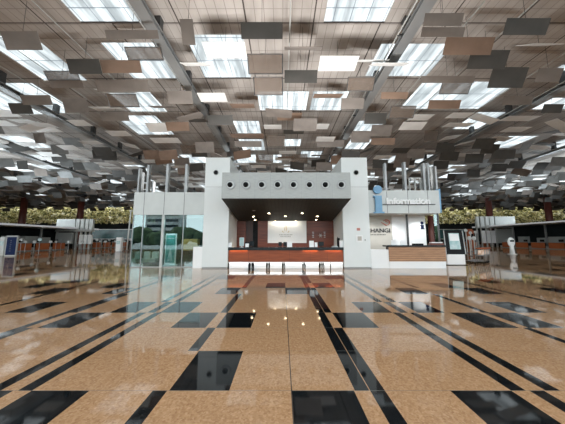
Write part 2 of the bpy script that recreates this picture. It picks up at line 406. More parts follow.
# ================================================================== ROOF STEEL
names = {-1: 'grey steel roof beam running into the hall just left of the booth', 1: 'grey steel roof beam running into the hall just right of the booth',
         -2: 'dark steel roof beam over the left check-in side, second out', 2: 'dark steel roof beam over the right check-in side, second out',
         -3: 'dark steel roof beam third out on the left', 3: 'dark steel roof beam third out on the right',
         -4: 'dark steel roof beam fourth out on the left', 4: 'dark steel roof beam fourth out on the right'}
for k in (-4, -3, -2, -1, 1, 2, 3, 4):
    x = (abs(k) * 2 - 1) * 8.37 * (1 if k > 0 else -1)
    rt = thing('roof_beam', names[k], 'roof beam', (x, 40, 15))
    b = B(); w = .37
    box(b, x - w, x + w, -12, 91.4, 15.0, 15.07); box(b, x - w, x + w, -12, 91.4, 15.33, 15.40); box(b, x - .05, x + .05, -12, 91.4, 15.05, 15.35)
    obj('girder', b, 'steel', rt)
    b = B(); tube(b, (x - .62, -12, 15.25), (x - .62, 91.4, 15.25), .05, 6); obj('side_rail', b, 'steell', rt)
    y = -6.3
    while y < 91:
        b = B(); box(b, x - .2, x + .2, y - .22, y + .22, 15.4, CZT)
        box(b, x - .65, x + .3, y - .05, y + .05, 15.2, 15.3)
        obj('strut', b, 'steeld', rt)
        y += 5.2
# thin suspension cables running along the hall
cl_lab = ['farthest left', 'well left of the booth', 'left of the booth', 'above the left shop front', 'right over the booth', 'above the information desk', 'right of the desk', 'well right of the desk', 'farthest right']
for i, x in enumerate((-31, -24, -20.5, -15.2, .5, 12.3, 15.6, 22.3, 30)):
    z = 15.9 + (i % 2) * .1
    b = B(); tube(b, (x, 2, z), (x + (2.2 if i in (1, 2) else -2.2 if i in (6, 7) else 0), 91, z), .04, 5)
    o = obj('suspension_cable', b, 'steell'); tag(o, 'thin pale cable strung along under the roof, ' + cl_lab[i], 'cable')
# columns
for i, (x, y, t_) in enumerate(((-61.5, 72, 'reddish brown round column rising behind the left check-in island'), (-79, 72, 'reddish brown round column nearest the hall\'s left edge'),
                                (63, 72, 'reddish brown round column rising behind the right check-in canopy'), (81, 72, 'reddish brown round column nearest the hall\'s right edge'))):
    rt = thing('column', t_, 'column', (x, y, 0))
    obj('shaft', tube(B(), (x, y, 0), (x, y, 15), .82, 20), 'rust', rt, True)
    obj('base_collar', tube(B(), (x, y, 0), (x, y, .5), 1.15, 20), 'steel', rt, True)
    obj('capital', tube(B(), (x, y, 14.6), (x, y, 15.4), .95, 20, 1.5), 'steeld', rt, True)

# ================================================================== CEILING LOUVRES
LZ = 14.5
words = dict(taupe='taupe', brown='brown', darkl='shade-toned charcoal', light='lit-toned pale aluminium', mesh='framed perforated brown', grey='shade-toned cool grey')
def solve(y0, y1, z, L=1.5):
    """where a plate hung with its near edge seen at row y0 sits, and how it tilts for its far edge to be seen at row y1"""
    a, f, u = ray(283, y0); Y0 = (z - CZ) * f / u
    r1 = (lambda q: q[2] / q[1])(ray(283, y1))
    e = math.atan2(u, f)
    for LL in (L, 2.0, 2.6, 3.2):
        for i in range(200):
            t = -e + i * .01
            yy, zz = Y0 + LL * math.cos(t), z - LL * math.sin(t)
            if (zz - CZ) / yy <= r1: return Y0, t, LL
    return Y0, 1.2, 3.2
def plate(name, x0, x1, Y0, z, t, L, roll, mat, hanger=True, label=None, group=None):
    c = Vector(((x0 + x1) / 2, Y0 + L * math.cos(t) / 2, z - L * math.sin(t) / 2)); w = (x1 - x0) / 2
    R_ = Matrix.Rotation(-t, 3, 'X') @ Matrix.Rotation(roll, 3, 'Y')
    pts = [c + R_ @ Vector(p) for p in ((-w, -L / 2, 0), (w, -L / 2, 0), (w, L / 2, 0), (-w, L / 2, 0))]
    if hanger:
        rt = thing(name, label, 'ceiling louvre', c, group)
        obj('panel', quadbox(B(), pts, .025), mat, rt)
        if mat == 'mesh':
            b = B()
            for i in range(4): tube(b, pts[i], pts[(i + 1) % 4], .035, 4)
            obj('edge_frame', b, 'steeld', rt)
        b = B(); tube(b, c + Vector((0, 0, .02)), (c.x, c.y, CZT), .012, 5); obj('hanger_rod', b, 'steeld', rt)
        return rt
    return pts
# (x0, y0, x1, y1, painted light or shade tone, where it hangs)
FL = [(0, 31, 37, 50, 'taupe', 'at the upper left edge above a skylight'), (105, 30, 158, 39, 'taupe', 'over the second skylight left of the beam'),
      (125, 47, 161, 60, 'mesh', 'against the top corner of the left-middle skylight'), (66, 59, 99, 74, 'darkl', 'right of the large far-left skylight'),
      (100, 60, 140, 73, 'brown', 'left of the left-middle skylight'), (44, 71, 77, 80, 'mesh', 'across the foot of the far-left skylight'),
      (49, 80, 82, 88, 'taupe', 'just below the framed one at far left'), (95, 80, 148, 92, 'taupe', 'wide, between two left skylights'),
      (94, 89, 129, 93, 'light', 'a sliver under the wide taupe one on the left'), (106, 94, 136, 107, 'mesh', 'left of the lower left skylight'),
      (8, 103, 30, 114, 'darkl', 'small, near the left beam'), (20, 95, 50, 105, 'taupe', 'lying over the second left beam'),
      (89, 107, 119, 111, 'light', 'a sliver in the left aisle'), (148, 106, 172, 108, 'taupe', 'a thin edge under the lower left skylight'),
      (167, 91, 192, 104, 'taupe', 'left of the left booth beam'), (145, 123, 165, 132, 'light', 'flat, beside a brown one on the left'),
      (166, 122, 189, 131, 'brown', 'beside a pale one left of the beam'), (66, 120, 84, 126, 'light', 'near the second left beam'),
      (105, 131, 126, 136, 'light', 'low in the left aisle'), (27, 127, 54, 132, 'light', 'low at far left'), (100, 112, 128, 121, 'taupe', 'mid left aisle'),
      (180, 19, 193, 45, 'taupe', 'narrow, beside the left booth beam'), (241, 22, 283, 39, 'darkl', 'large, top centre left of the middle joint'),
      (202, 42, 245, 58, 'light', 'broad, covering the top of the centre-left skylight'), (248, 54, 283, 74, 'mesh', 'right of the centre-left skylight'),
      (254, 77, 283, 95, 'mesh', 'under the other framed one at centre'), (285, 70, 318, 83, 'darkl', 'below the middle, above the twin skylights'),
      (285, 47, 323, 50, 'taupe', 'a thin edge near the top centre'), (321, 56, 360, 71, 'light', 'broad, right of centre near the top'),
      (315, 94, 344, 98, 'brown', 'a thin edge crossing the twin skylights'), (349, 77, 376, 91, 'mesh', 'left of the right booth beam'),
      (342, 98, 365, 109, 'taupe', 'right of the twin skylights'), (366, 113, 388, 124, 'darkl', 'right of the right booth beam'),
      (180, 63, 208, 66, 'light', 'a sliver left of the centre-left skylight'), (197, 93, 225, 102, 'light', 'under the centre-left skylight'),
      (208, 115, 233, 125, 'darkl', 'beside the left beam above the booth'), (230, 104, 254, 108, 'brown', 'a thin edge above the booth'),
      (360, 60, 390, 62, 'light', 'a sliver crossing the right booth beam'), (187, 119, 205, 122, 'darkl', 'a thin edge left of the left booth beam'),
      (284, 130, 305, 134, 'darkl', 'a thin edge in the middle above the booth'), (308, 124, 330, 129, 'light', 'small, right of the middle above the booth'),
      (264, 125, 282, 129, 'light', 'small, left of the middle above the booth'), (230, 134, 264, 138, 'brown', 'a thin edge low above the booth'),
      (426, 13, 465, 26, 'taupe', 'upper of two stacked at upper right'), (423, 27, 466, 37, 'taupe', 'lower of two stacked at upper right'),
      (508, 18, 552, 35, 'darkl', 'large, at the upper right'), (447, 37, 496, 55, 'brown', 'large, right of the right-hand skylight'),
      (472, 50, 511, 69, 'darkl', 'right of the big brown one'), (494, 67, 530, 88, 'darkl', 'large, above the right beam'),
      (422, 76, 476, 83, 'taupe', 'wide, over the wide right skylight'), (445, 77, 475, 94, 'mesh', 'in the middle of the wide right skylight'),
      (382, 92, 409, 99, 'brown', 'right of the right beam, above the desk'), (392, 106, 417, 118, 'mesh', 'left under the wide right skylight'),
      (404, 122, 428, 130, 'light', 'bright, above the information desk'), (450, 123, 476, 127, 'light', 'a sliver right above the desk'),
      (510, 116, 542, 121, 'light', 'a sliver in the right aisle'), (510, 127, 533, 132, 'light', 'a lower sliver in the right aisle'),
      (533, 44, 565, 46, 'light', 'a sliver at the right edge'), (375, 63, 412, 66, 'light', 'a sliver over the right skylight'),
      (540, 68, 565, 82, 'taupe', 'at the right edge'), (430, 100, 462, 109, 'brown', 'under the wide right skylight'), (505, 96, 535, 105, 'taupe', 'over the right beam'),
      (125, 8, 160, 18, 'taupe', 'over the top-left skylight edge'), (235, 141, 262, 147, 'taupe', 'low left of centre above the booth'), (318, 140, 345, 147, 'taupe', 'low right of centre above the booth'),
      (150, 138, 178, 143, 'light', 'low beside the left beam'), (372, 138, 396, 145, 'brown', 'low beside the right beam'), (545, 104, 565, 113, 'darkl', 'small, at the right edge')]
rq = random.Random(21)
used = []
for i, (x0, y0, x1, y1, k, w) in enumerate(FL):
    if i == 62: continue
    z = LZ + rq.choice((-.3, 0, .25)) * (.6 if y0 > 60 else 1)
    if k == 'light' or y1 - y0 < 6: Y0, t, L = solve(y0, y1, z, 1.3)
    else:
        _, f0, u0 = ray(283, y0); _, f1, u1 = ray(283, y1); Y0 = (z - CZ) * f0 / u0; t = 1.05 if k != 'mesh' else .85
        L = ((z - CZ) - u1 / f1 * Y0) / (u1 / f1 * math.cos(t) + math.sin(t))
    P0, P1 = atz(x0, y0, z), atz(x1, y0, z)
    plate('ceiling_louvre', P0.x, P1.x, Y0, z, t, L, 0, k, True, words[k] + ' ceiling louvre, ' + w, None)
    used.append(((P0.x + P1.x) / 2, Y0 + L / 2))
# the field of louvres beyond, on a grid
cand = []
y = 21.5
while y < 92:
    n = int(1.25 * y / 3.1) + 2
    for i in range(-n, n + 1):
        x = i * 3.1 + rq.uniform(-.9, .9); Y = y + rq.uniform(-.9, .9)
        if abs(x) > 1.24 * Y + 2 or abs(x) > 116: continue
        r_ = rq.random()
        if r_ < .06: continue
        if any(abs(x - a) < 2.6 and abs(Y - b_) < 1.9 for a, b_ in used): continue
        cand.append((x, Y))
    y += 2.45
cand.sort(key=lambda c: c[1] ** 2 + c[0] ** 2)
kinds_side = ['light'] * 44 + ['grey'] * 22 + ['darkl'] * 28 + ['taupe'] * 4 + ['mesh'] * 2  # cooler mix at the flanks, painting in how the light changes there
kinds = ['light'] * 34 + ['taupe'] * 26 + ['darkl'] * 20 + ['brown'] * 12 + ['mesh'] * 8
farbm = B(); fk = ['light', 'taupe', 'darkl', 'brown', 'mesh', 'grey']
tilts = [(-.12, .12), (-.5, -.1), (.15, .6), (.8, 1.3)]
nind = 300 - len(FL) + 1
for j, (x, Y) in enumerate(cand):
    k = rq.choice(kinds if abs(x) < 20 else kinds_side)
    if Y > 78: zmax = 14.3
    else: zmax = 15.3
    lo, hi = rq.choice(((-.1, .12), (-.1, .12), (-.3, .35)) if k == 'light' else ((.7, 1.35), (.7, 1.35), (.7, 1.35), (-.25, .2)))
    t = rq.uniform(lo, hi); roll = rq.choice((0, 0, rq.uniform(-.5, .5))); z = rq.uniform(13.6, zmax); pl_ = 1.3; w = rq.uniform(2.2, 2.7)
    if abs(abs(x) % 16.74 - 8.37) < 1.6 and z > 14.3: z = rq.uniform(13.4, 14.3)
    if j < nind:
        side = 'over the central aisle' if abs(x) < 8.4 else (('left' if x < 0 else 'right') + ' of the booth' if abs(x) < 25 else 'over the ' + ('left' if x < 0 else 'right') + ' check-in side')
        tw = 'nearly level' if abs(t) < .2 else ('tipped up away' if t < 0 else ('hanging steeply' if t > .7 else 'dipping away'))
        if roll: tw = 'twisted and ' + tw
        lab = '%s louvre, %s, in dense field %s' % (words[k], tw, side)
        pts = plate('ceiling_louvre', x - w / 2, x + w / 2, Y, z, t, pl_, roll, k, False)
        b = quadbox(B(), pts, .03)
        o = centre_origin(obj('ceiling_louvre', b, k)); tag(o, lab, 'ceiling louvre', '%s louvres, %s, %s' % (words[k], tw, side))
    else:
        pts = plate('x', x - w / 2, x + w / 2, Y, z, t, pl_, roll, k, False)
        quadbox(farbm, pts, .03, fk.index(k))
tag(obj('distant_ceiling_louvre', farbm, fk), 'mass of small grey and pale ceiling louvres receding to the far end of the hall', 'ceiling louvres', kind='stuff')

# ================================================================== CENTRAL BOOTH
PZ = 6.38
def pillar(x0, x1, label, nx):
    rt = thing('booth_pillar', label, 'pillar', ((x0 + x1) / 2, 13.5, 0))
    obj('cladding', box(B(), x0, x1, 13.5, 16.5, .06, PZ, 0, .015), 'white', rt)
    obj('skirting', box(B(), x0 + .015, x1 - .015, 13.515, 16.5, 0, .07), 'steel', rt)
    jb = B(); box(jb, x0 + .002, x1 - .002, 13.492, 13.51, 4.61, 4.625); obj('panel_joint', jb, 'steel', rt)
    nz = Z(172.6, 13.5)
    n = obj('air_nozzle', ball(B(), (nx, 13.47, nz), .12), 'blackp', rt, True, label='black round air nozzle')
    obj('nozzle_rim', ring(B(), (nx, 13.5, nz), .1, .15, .03), 'silver', n, True)
    return rt
pillar(-4.5, -3.06, 'tall white clad pillar on the left side of the central booth', X(216.5, 13.5, 173))
pr = pillar(3.43, 4.95, 'tall white clad pillar on the right side of the central booth', X(356.5, 13.5, 173))
pq = box(B(), X(356.5, 13.5), X(363.3, 13.5), 13.47, 13.5, Z(242.2, 13.5), Z(235, 13.5), 0, .01)
pl = obj('notice_plaque', pq, 'bright', pr, label='small white notice plaque')
obj('plaque_centre', box(B(), X(358, 13.5), X(362, 13.5), 13.462, 13.471, Z(240.6, 13.5), Z(236.4, 13.5)), 'beige', pl)
b = B(); box(b, X(357.6, 13.5), X(361, 13.5), 13.485, 13.5, Z(230.6, 13.5), Z(228, 13.5), 0, .01); obj('small_sign', b, 'pink', pr, label='little red and white sign')
b = B(); ball(b, (X(365.6, 13.5), 13.49, Z(240, 13.5)), .03); obj('call_button', b, 'blackp', pr)

# canopy
cx0, cx1, cy = -2.99, 3.36, 11.5
zt, zb, zk = 4.9, 3.59, 2.84
rt = thing('booth_canopy', 'silver box canopy with eight round nozzles over the central counter', 'canopy', (.2, 11.5, zb))
b = B(); box(b, cx0, cx1, cy, 15.95, zb, zt, 0, .01)
obj('fascia_box', b, 'silver', rt)
jb = B()
for xx in [(X(231, cy) + X(246.7, cy)) / 2 + i * (X(342, cy) - X(231, cy)) / 7 for i in range(7)]: box(jb, xx - .006, xx + .006, cy - .003, cy + .02, zb + .01, zt - .01)
obj('panel_joint', jb, 'steel', rt)
b = B()
def soff(y): return zb + (zk - zb) * (y - cy) / (16 - cy)
prof = [(cx0, cy + .01), (cx1, cy + .01), (cx1, 15.95), (cx0, 15.95)]
lo = [b.verts.new((x, y, soff(y))) for x, y in prof]; up = [b.verts.new((x, y, zb)) for x, y in prof]; up[0].co.z += .005; up[1].co.z += .005; lo[0].co.z -= .01; lo[1].co.z -= .01
b.faces.new(lo[::-1]); b.faces.new(up)
for i in range(4): b.faces.new((lo[i], lo[(i + 1) % 4], up[(i + 1) % 4], up[i]))
sf = obj('soffit', b, 'soffit', rt, label='dark plank soffit sloping down to the back')
for i, px in enumerate((231, 246.7, 262.5, 278.4, 294.3, 310.2, 326.1, 342)):
    c = Vector((X(px, cy, 185), cy, Z(184.8, cy)))
    n = obj('air_nozzle', ring(B(), c, .115, .19, .035), 'steell', rt)
    obj('nozzle_rim', ring(B(), c + Vector((0, 0, 0)), .188, .222, .055), 'steel', n)
    obj('nozzle_ball', ball(B(), c + Vector((-.02, -.03, .0)), .13), 'blackp', n, True)
for px, py in ((254, 183), (0, 0)):
    pass
for i, (px, py) in enumerate(((254, 216.3), (255.7, 219.6), (269.5, 213), (286, 216), (302.6, 213), (318, 216), (316.6, 219.4), (275.7, 221), (296, 221), (254.5, 210.5))):
    a, f, u = ray(px, py)      # meet the sloping soffit
    k_ = (zk - zb) / (16 - cy); Yh = (zb - k_ * cy - CZ) / (u / f - k_)
    c = Vector((a * Yh / f, Yh, soff(Yh)))
    n = obj('downlight', tube(B(), c + Vector((0, 0, -.015)), c + Vector((0, 0, .01)), .09, 16), 'silver', rt, True)
    if i < 9: obj('bulb', tube(B(), c + Vector((0, 0, -.03)), c + Vector((0, 0, -.016)), .06, 16), 'ceillamp', n)
    if i in (0, 2, 3, 4, 5):
        L = bpy.data.lights.new('downlight_lamp', 'SPOT'); L.energy = 75; L.color = (1, .82, .6); L.spot_size = 1.9; L.spot_blend = .8; L.shadow_soft_size = .06
        lo_ = bpy.data.objects.new('downlight_lamp', L); C.objects.link(lo_); lo_.location = c + Vector((0, 0, -.06))

# back wall of the booth
bz = 2.86
rt = thing('booth_back_wall', 'red-brown timber back wall with white centre panel behind the central counter', 'wall panel', (.2, 16.1, 0))
def bw(n, p0, p1, m, y0=16.0, z0=0, z1=bz, **k): return obj(n, box(B(), X(p0, 16), X(p1, 16), y0, 16.25, z0, z1), m, rt, **k)
bw('timber_panel', 236.3, 246, 'wood'); bw('timber_panel', 258.3, 268.3, 'wood'); bw('timber_panel', 307, 336, 'wood', 16.0)
bw('dark_recess', 246, 253, 'wooddark', 16.12); bw('dark_recess', 253, 258.3, 'blackp', 16.14)
wp = bw('white_panel', 268.3, 307, 'bright', 15.97, Z(243, 16), bz)
bw('timber_band', 268.3, 307, 'wood', 15.98, 0, Z(243, 16))
b = B(); box(b, X(268.3, 16), X(307, 16), 15.6, 15.97, .95, 1.02); obj('back_shelf', b, 'wood', rt)
# pale gold emblem on the white panel: a rising crest over a line of small letters
ex, ez = X(286.2, 15.95), Z(231, 15.95); b = B()
for s in (-1, 1):
    prism(b, [(ex + s * .02, ez + .42), (ex + s * .10, ez + .12), (ex + s * .05, ez - .06), (ex + s * .03, ez + .12)], 15.955, 15.97)
    prism(b, [(ex + s * .22, ez + .04), (ex + s * .24, ez - .06), (ex + s * .10, ez - .12)], 15.955, 15.97)
obj('gold_emblem', b, 'gold', wp)
b = B()
for r in (0, 1):
    for j in range(9 - r * 2): box(b, ex - .42 + r * .08 + j * .1, ex - .36 + r * .08 + j * .1, 15.95, 15.97, ez - .28 - r * .12, ez - .21 - r * .12)
obj('emblem_lettering', b, 'steell', wp)
# faint white marks on the right timber panel
b = B(); xc, zc = X(321, 16), Z(235.5, 16)
for k_ in range(6):
    a_ = k_ * math.pi / 3; tube(b, (xc, 15.985, zc), (xc + .13 * math.cos(a_), 15.985, zc + .13 * math.sin(a_)), .02, 5)
obj('star_emblem', b, 'steell', rt)
for px in (313.5, 325):
    b = B()
    for j in range(4): box(b, X(px, 16) - .05 + (j % 2) * .015, X(px, 16) + .07, 15.985, 16.0, zc + .2 - j * .11, zc + .24 - j * .11)
    obj('white_writing', b, 'steell', rt)
L = bpy.data.lights.new('panel_lamp', 'AREA'); L.shape = 'RECTANGLE'; L.size = 2; L.size_y = .08; L.energy = 8; L.color = (1, .9, .75)
lo_ = bpy.data.objects.new('panel_lamp', L); C.objects.link(lo_); lo_.location = (.15, 15.7, 2.80); lo_.rotation_euler = (math.radians(20), 0, 0)

# central counter
x0, x1 = -3.04, 3.41
rt = thing('reception_counter', 'long wood fronted counter with black top under the silver canopy', 'counter', (.19, 13.5, 0))
obj('worktop', box(B(), x0, x1, 13.42, 14.2, 1.0, 1.16, 0, .01), 'bstone', rt)
fp = obj('front_panel', box(B(), x0 + .02, x1 - .02, 13.5, 13.56, .36, 1.0), 'cwood', rt)
jb = B()
for xx in (-1.9, -.75, .4, 1.55, 2.5): box(jb, xx - .004, xx + .004, 13.497, 13.51, .37, .99)
obj('panel_joint', jb, 'wooddark', fp)
obj('carcass', box(B(), x0 + .02, x1 - .02, 13.57, 14.15, .36, 1.0), 'wooddark', rt)
obj('ledge', box(B(), x0, x1, 13.47, 14.1, .31, .36), 'bright', rt)
obj('dark_recess', box(B(), x0 + .1, x1 - .1, 13.75, 14.0, 0, .31), 'blackp', rt)
edges = [(229.5, 248.6), (254.5, 266.5), (270.5, 282.4), (285.8, 302.8), (306.2, 319.3), (325, 330.6), (331.6, 343.5)]
for p0, p1 in edges:
    q = obj('plinth_panel', box(B(), X(p0, 13.5, 266), X(p1, 13.5, 266), 13.52, 13.56, 0, .31, 0, .006), 'bright', rt)
for px in (251, 268, 284, 304, 321, 323):
    b = B(); xx = X(px, 13.6, 266); tube(b, (xx, 13.62, 0), (xx + .05, 13.62, .31), .02, 6); tube(b, (xx + .08, 13.62, 0), (xx, 13.62, .31), .02, 6); obj('support_leg', b, 'steell', rt)
for xx, w in ((-2.3, 1.2), (2.2, .9), (.1, 1.6)):
    pass
def area(name, loc, rot, sx, sy, e, col):
    L = bpy.data.lights.new(name, 'AREA'); L.shape = 'RECTANGLE'; L.size = sx; L.size_y = sy; L.energy = e; L.color = col
    o = bpy.data.objects.new(name, L); C.objects.link(o); o.location = loc; o.rotation_euler = rot; return o
area('plinth_led', (.19, 13.475, .29), (math.radians(62), 0, 0), 6.2, .03, 6, (1, 1, 1))
for xx, w in ((-2.45, 1.0), (1.55, .8), (2.85, .9)):
    area('counter_led', (xx, 13.455, .99), (math.radians(35), 0, 0), w, .03, 1.1, (1, .42, .12))

# things on the counter (z 1.16)
T = 1.16
def on(px, py0, py1, px1, y, depth, name, label, cat, mat, screen=None, back=True):
    xa, xb = X(px, y), X(px1, y); z1 = Z(py0, y); z0 = T
    rt = thing(name, label, cat, ((xa + xb) / 2, y, T))
    return rt, xa, xb, z1
def monitor(px, px1, py0, y, label, mat='blackp', face='screen'):
    rt, xa, xb, z1 = on(px, py0, 0, px1, y, .1, 'monitor', label, 'monitor', mat)
    xm = (xa + xb) / 2
    obj('base', box(B(), xm - .1, xm + .1, y - .07, y + .07, T, T + .02, 0, .004), mat, rt)
    obj('stem', tube(B(), (xm, y + .02, T + .01), (xm, y + .02, z1 - .1), .018), mat, rt)
    h = obj('housing', box(B(), xa, xb, y - .02, y + .015, T + .07, z1, 0, .008), mat, rt)
    obj('display', box(B(), xa + .015, xb - .015, y - .024, y - .019, T + .085, z1 - .015), face, h)
def card(px, px1, py0, y, label, name='sign_holder', cat='sign holder'):
    rt, xa, xb, z1 = on(px, py0, 0, px1, y, .1, name, label, cat, 'bright')
    b = B(); quadbox(b, [Vector((xa, y - .06, T + .01)), Vector((xb, y - .06, T + .01)), Vector((xb, y, z1)), Vector((xa, y, z1))], .012)
    obj('card', b, 'bright', rt); obj('foot', box(B(), xa, xb, y - .08, y + .05, T, T + .015), 'clear', rt)
card(228.6, 232.5, 242.6, 13.62, 'small white sign holder at the left end of the counter')
monitor(240, 244.6, 237.6, 13.75, 'tall white counter display near the left end of the counter', 'bright', 'tealscreen')
monitor(245.4, 251, 242.2, 13.7, 'low dark monitor right of the tall white display', 'blackp')
card(246, 249.5, 243.6, 13.53, 'low white leaflet stand before the dark monitor', 'leaflet_stand', 'leaflet stand')
monitor(250.6, 254.6, 241, 14.0, 'second dark monitor left of centre on the counter', 'blackp')
monitor(279, 282.4, 242, 13.8, 'small black monitor, left of the pair at counter centre')
monitor(283.8, 287.4, 242, 13.8, 'small black monitor, right of the pair at counter centre')
card(287.6, 292.6, 241.6, 13.65, 'white sign holder beside the centre monitors')
card(309.6, 314.2, 240.8, 13.65, 'large white sign holder right of centre on the counter')
card(315, 317.8, 242.4, 13.65, 'narrow white sign holder beside the large one')
monitor(318.8, 324.2, 241.6, 13.8, 'black monitor on the right part of the counter')
rt = thing('leaflet_tray', 'low dark leaflet tray right of the black monitor', 'tray', (X(335, 13.7), 13.7, T))
obj('tray_base', box(B(), X(332, 13.7), X(338, 13.7), 13.6, 13.8, T, T + .05, 0, .01), 'steel', rt); obj('leaflets', box(B(), X(333, 13.7), X(337.4, 13.7), 13.62, 13.78, T + .05, T + .08), 'bright', rt)
rt = thing('tissue_box', 'white box with a lid at the right end of the counter', 'box', (X(342, 13.65), 13.65, T))
obj('body', box(B(), X(340, 13.65), X(344, 13.65), 13.58, 13.72, T, Z(241, 13.65), 0, .01), 'bright', rt); obj('lid', box(B(), X(339.8, 13.65), X(344.2, 13.65), 13.57, 13.73, Z(241, 13.65), Z(240.4, 13.65), 0, .005), 'white', rt)
rt = thing('desk_phone', 'dark desk phone standing by the right inner wall', 'phone', (X(339, 14), 14, T))
obj('body', box(B(), X(337.6, 14), X(340.2, 14), 13.95, 14.1, T, Z(238, 14), 0, .01), 'blackp', rt); obj('handset', tube(B(), (X(337.9, 14), 13.93, T + .1), (X(337.9, 14), 13.93, Z(237, 14)), .02), 'blackp', rt, True)

# ================================================================== LEFT GLASS ROOM
YL = 14.0
gx0, gx1 = X(133.2, YL, 216), -4.52
zf0, zf1 = Z(214.8, YL), Z(192.2, YL)
rt = thing('glass_shop_room', 'glass fronted room with a pale grey fascia left of the booth', 'shop front', (gx0, YL, 0))
fb = obj('fascia', box(B(), gx0, gx1, YL, YL + 2.5, zf0, zf1, 0, .01), 'fascia', rt)
jb = B()
seam = [X(p, YL, 205) for p in (144.5, 164.6, 184.6)]
for xx in seam: box(jb, xx - .012, xx + .012, YL - .003, YL + .02, zf0 + .01, zf1 - .01)
obj('fascia_joint', jb, 'steeld', fb)
ed = [gx0 + .03] + seam + [gx1]
for a_, b_ in zip(ed, ed[1:]):
    obj('glass_pane', box(B(), a_ + .02, b_ - .02, YL + .05, YL + .062, .05, zf0), 'glass', rt)
obj('glass_pane', box(B(), gx0 + .03, gx0 + .042, YL + .08, YL + 2.4, .05, zf0), 'glass', rt)
for i, xx in enumerate(ed[:-1]):
    w = .07 if i == 2 else .02
    obj('mullion', box(B(), xx - w, xx + w, YL + .02 - (.04 if i == 2 else 0), YL + .1, 0, zf0), 'steell' if i == 2 else 'steel', rt)
obj('sill', box(B(), gx0, gx1, YL + .02, YL + .1, 0, .05), 'steel', rt)
obj('back_wall', box(B(), gx0 + .05, gx1, YL + 2.4, YL + 2.5, 0, zf0), 'dark', rt)
obj('dark_post', box(B(), X(171.5, YL + 1.9), X(175, YL + 1.9), YL + 1.85, YL + 2.1, 0, zf0), 'blackp', rt)
for px, w, y_, t_ in ((139, .05, YL + 1.2, 168), (142, .045, YL + 2, 172), (148, .06, YL + .1, 165), (153.5, .04, YL + 2.3, 181), (167.3, .07, YL + .1, 164), (186.3, .07, YL + .1, 164)):
    xx = X(px, y_, 180); obj('roof_fin', box(B(), xx - w, xx + w, y_, y_ + .25, zf1, Z(t_, y_)), 'steel', rt)
for x_ in (-8.1, -6.9, -5.6):
    L = bpy.data.lights.new('unseen_shop_fill', 'SPOT'); L.energy = 170; L.spot_size = 2.4; L.spot_blend = .8; L.shadow_soft_size = .04; L.color = (.9, 1, 1)  # added spots without a fixture, brightening the room behind the glass
    lo_ = bpy.data.objects.new('unseen_shop_fill', L); C.objects.link(lo_); lo_.location = (x_, YL + .3, zf0 - .08); lo_.rotation_euler = (.2, 0, 0)
# low white end wall
tag(centre_origin(obj('low_wall', box(B(), X(194.2, 13.7, 260), -4.51, 13.55, 13.95, 0, 1.18, 0, .01), 'bright')), 'low white end wall between the left pillar and the glass room', 'low wall')
# poster stand behind the glass
yp = YL + .75; xa, xb = X(166.2, yp), X(177.2, yp); zt_ = Z(233.6, yp)
rt = thing('poster_stand', 'tall teal poster in a white frame behind the shop glass', 'poster stand', ((xa + xb) / 2, yp, 0))
obj('base', box(B(), xa - .05, xb + .05, yp - .2, yp + .2, 0, .08, 0, .01), 'bright', rt)
fr = obj('frame', box(B(), xa, xb, yp - .04, yp + .04, .08, zt_, 0, .01), 'bright', rt)
ps = obj('poster', box(B(), xa + .06, xb - .06, yp - .05, yp - .038, .2, zt_ - .1), 'teal', fr)
xm = (xa + xb) / 2; b = B(); prism(b, [(xm - .16, .3), (xm + .16, .3), (xm + .1, .7), (xm + .04, 1.0), (xm - .03, 1.05), (xm - .09, .72)], yp - .056, yp - .049); box(b, xm - .2, xm + .2, yp - .056, yp - .049, zt_ - .33, zt_ - .25); obj('poster_picture', b, 'tealscreen', fr)
for i, (pa, pb) in enumerate(((134.8, 141), (144, 150.5), (152, 159))):
    yb = YL + 1.1; xa, xb = X(pa, yb), X(pb, yb)
    rt = thing('beige_armchair', ['beige tub armchair nearest the corner of the glass room', 'beige tub armchair between two others in the glass room', 'beige tub armchair next to the thick glass mullion'][i], 'armchair', ((xa + xb) / 2, yb, 0))
    obj('seat', box(B(), xa, xb, yb - .3, yb + .2, .2, .45, 0, .04), 'beige', rt); obj('backrest', box(B(), xa, xb, yb + .1, yb + .28, .4, .85, 0, .04), 'beige', rt)
    for s in (xa + .05, xb - .05):
        for yy_ in (yb - .25, yb + .2): obj('leg', tube(B(), (s, yy_, 0), (s, yy_, .22), .02), 'steeld', rt)
rt = thing('brown_cabinet', 'low amber-brown display cabinet inside the glass room', 'cabinet', (X(192, 15.6), 15.6, 0))
obj('body', box(B(), X(183.5, 15.6), X(199, 15.6), 15.4, 15.9, .9, Z(239, 15.6), 0, .01), 'amber', rt); obj('base', box(B(), X(183.5, 15.6), X(199, 15.6), 15.45, 15.9, 0, .9), 'wooddark', rt)

# ================================================================== INFORMATION ROOM
YR = 14.0
rx0, rx1 = 4.97, X(440, YR, 200)
zr0, zr1 = Z(213.3, YR), Z(190.3, YR)
rt = thing('information_room', 'information office with a pale grey lettered fascia right of the booth', 'office front', ((rx0 + rx1) / 2, YR, 0))
fb = obj('fascia', box(B(), rx0, rx1, YR, YR + 2.5, zr0, zr1, 0, .01), 'fascia', rt)
jb = B()
for p in (387.6, 408.6, 428.6): xx = X(p, YR, 202); box(jb, xx - .012, xx + .012, YR - .003, YR + .02, zr0 + .01, zr1 - .01)
obj('fascia_joint', jb, 'steeld', fb)
obj('lettering', text_bm('Information', X(386.6, YR, 202), YR - .05, Z(204, YR), .50, .08, .022, X(430, YR, 202) - X(386.6, YR, 202)), 'bright', fb, label='raised white letters')
obj('light_bar', box(B(), X(383, YR, 203), X(435, YR, 203), YR - .08, YR - .01, Z(204.9, YR), Z(204.2, YR)), 'steeld', fb)
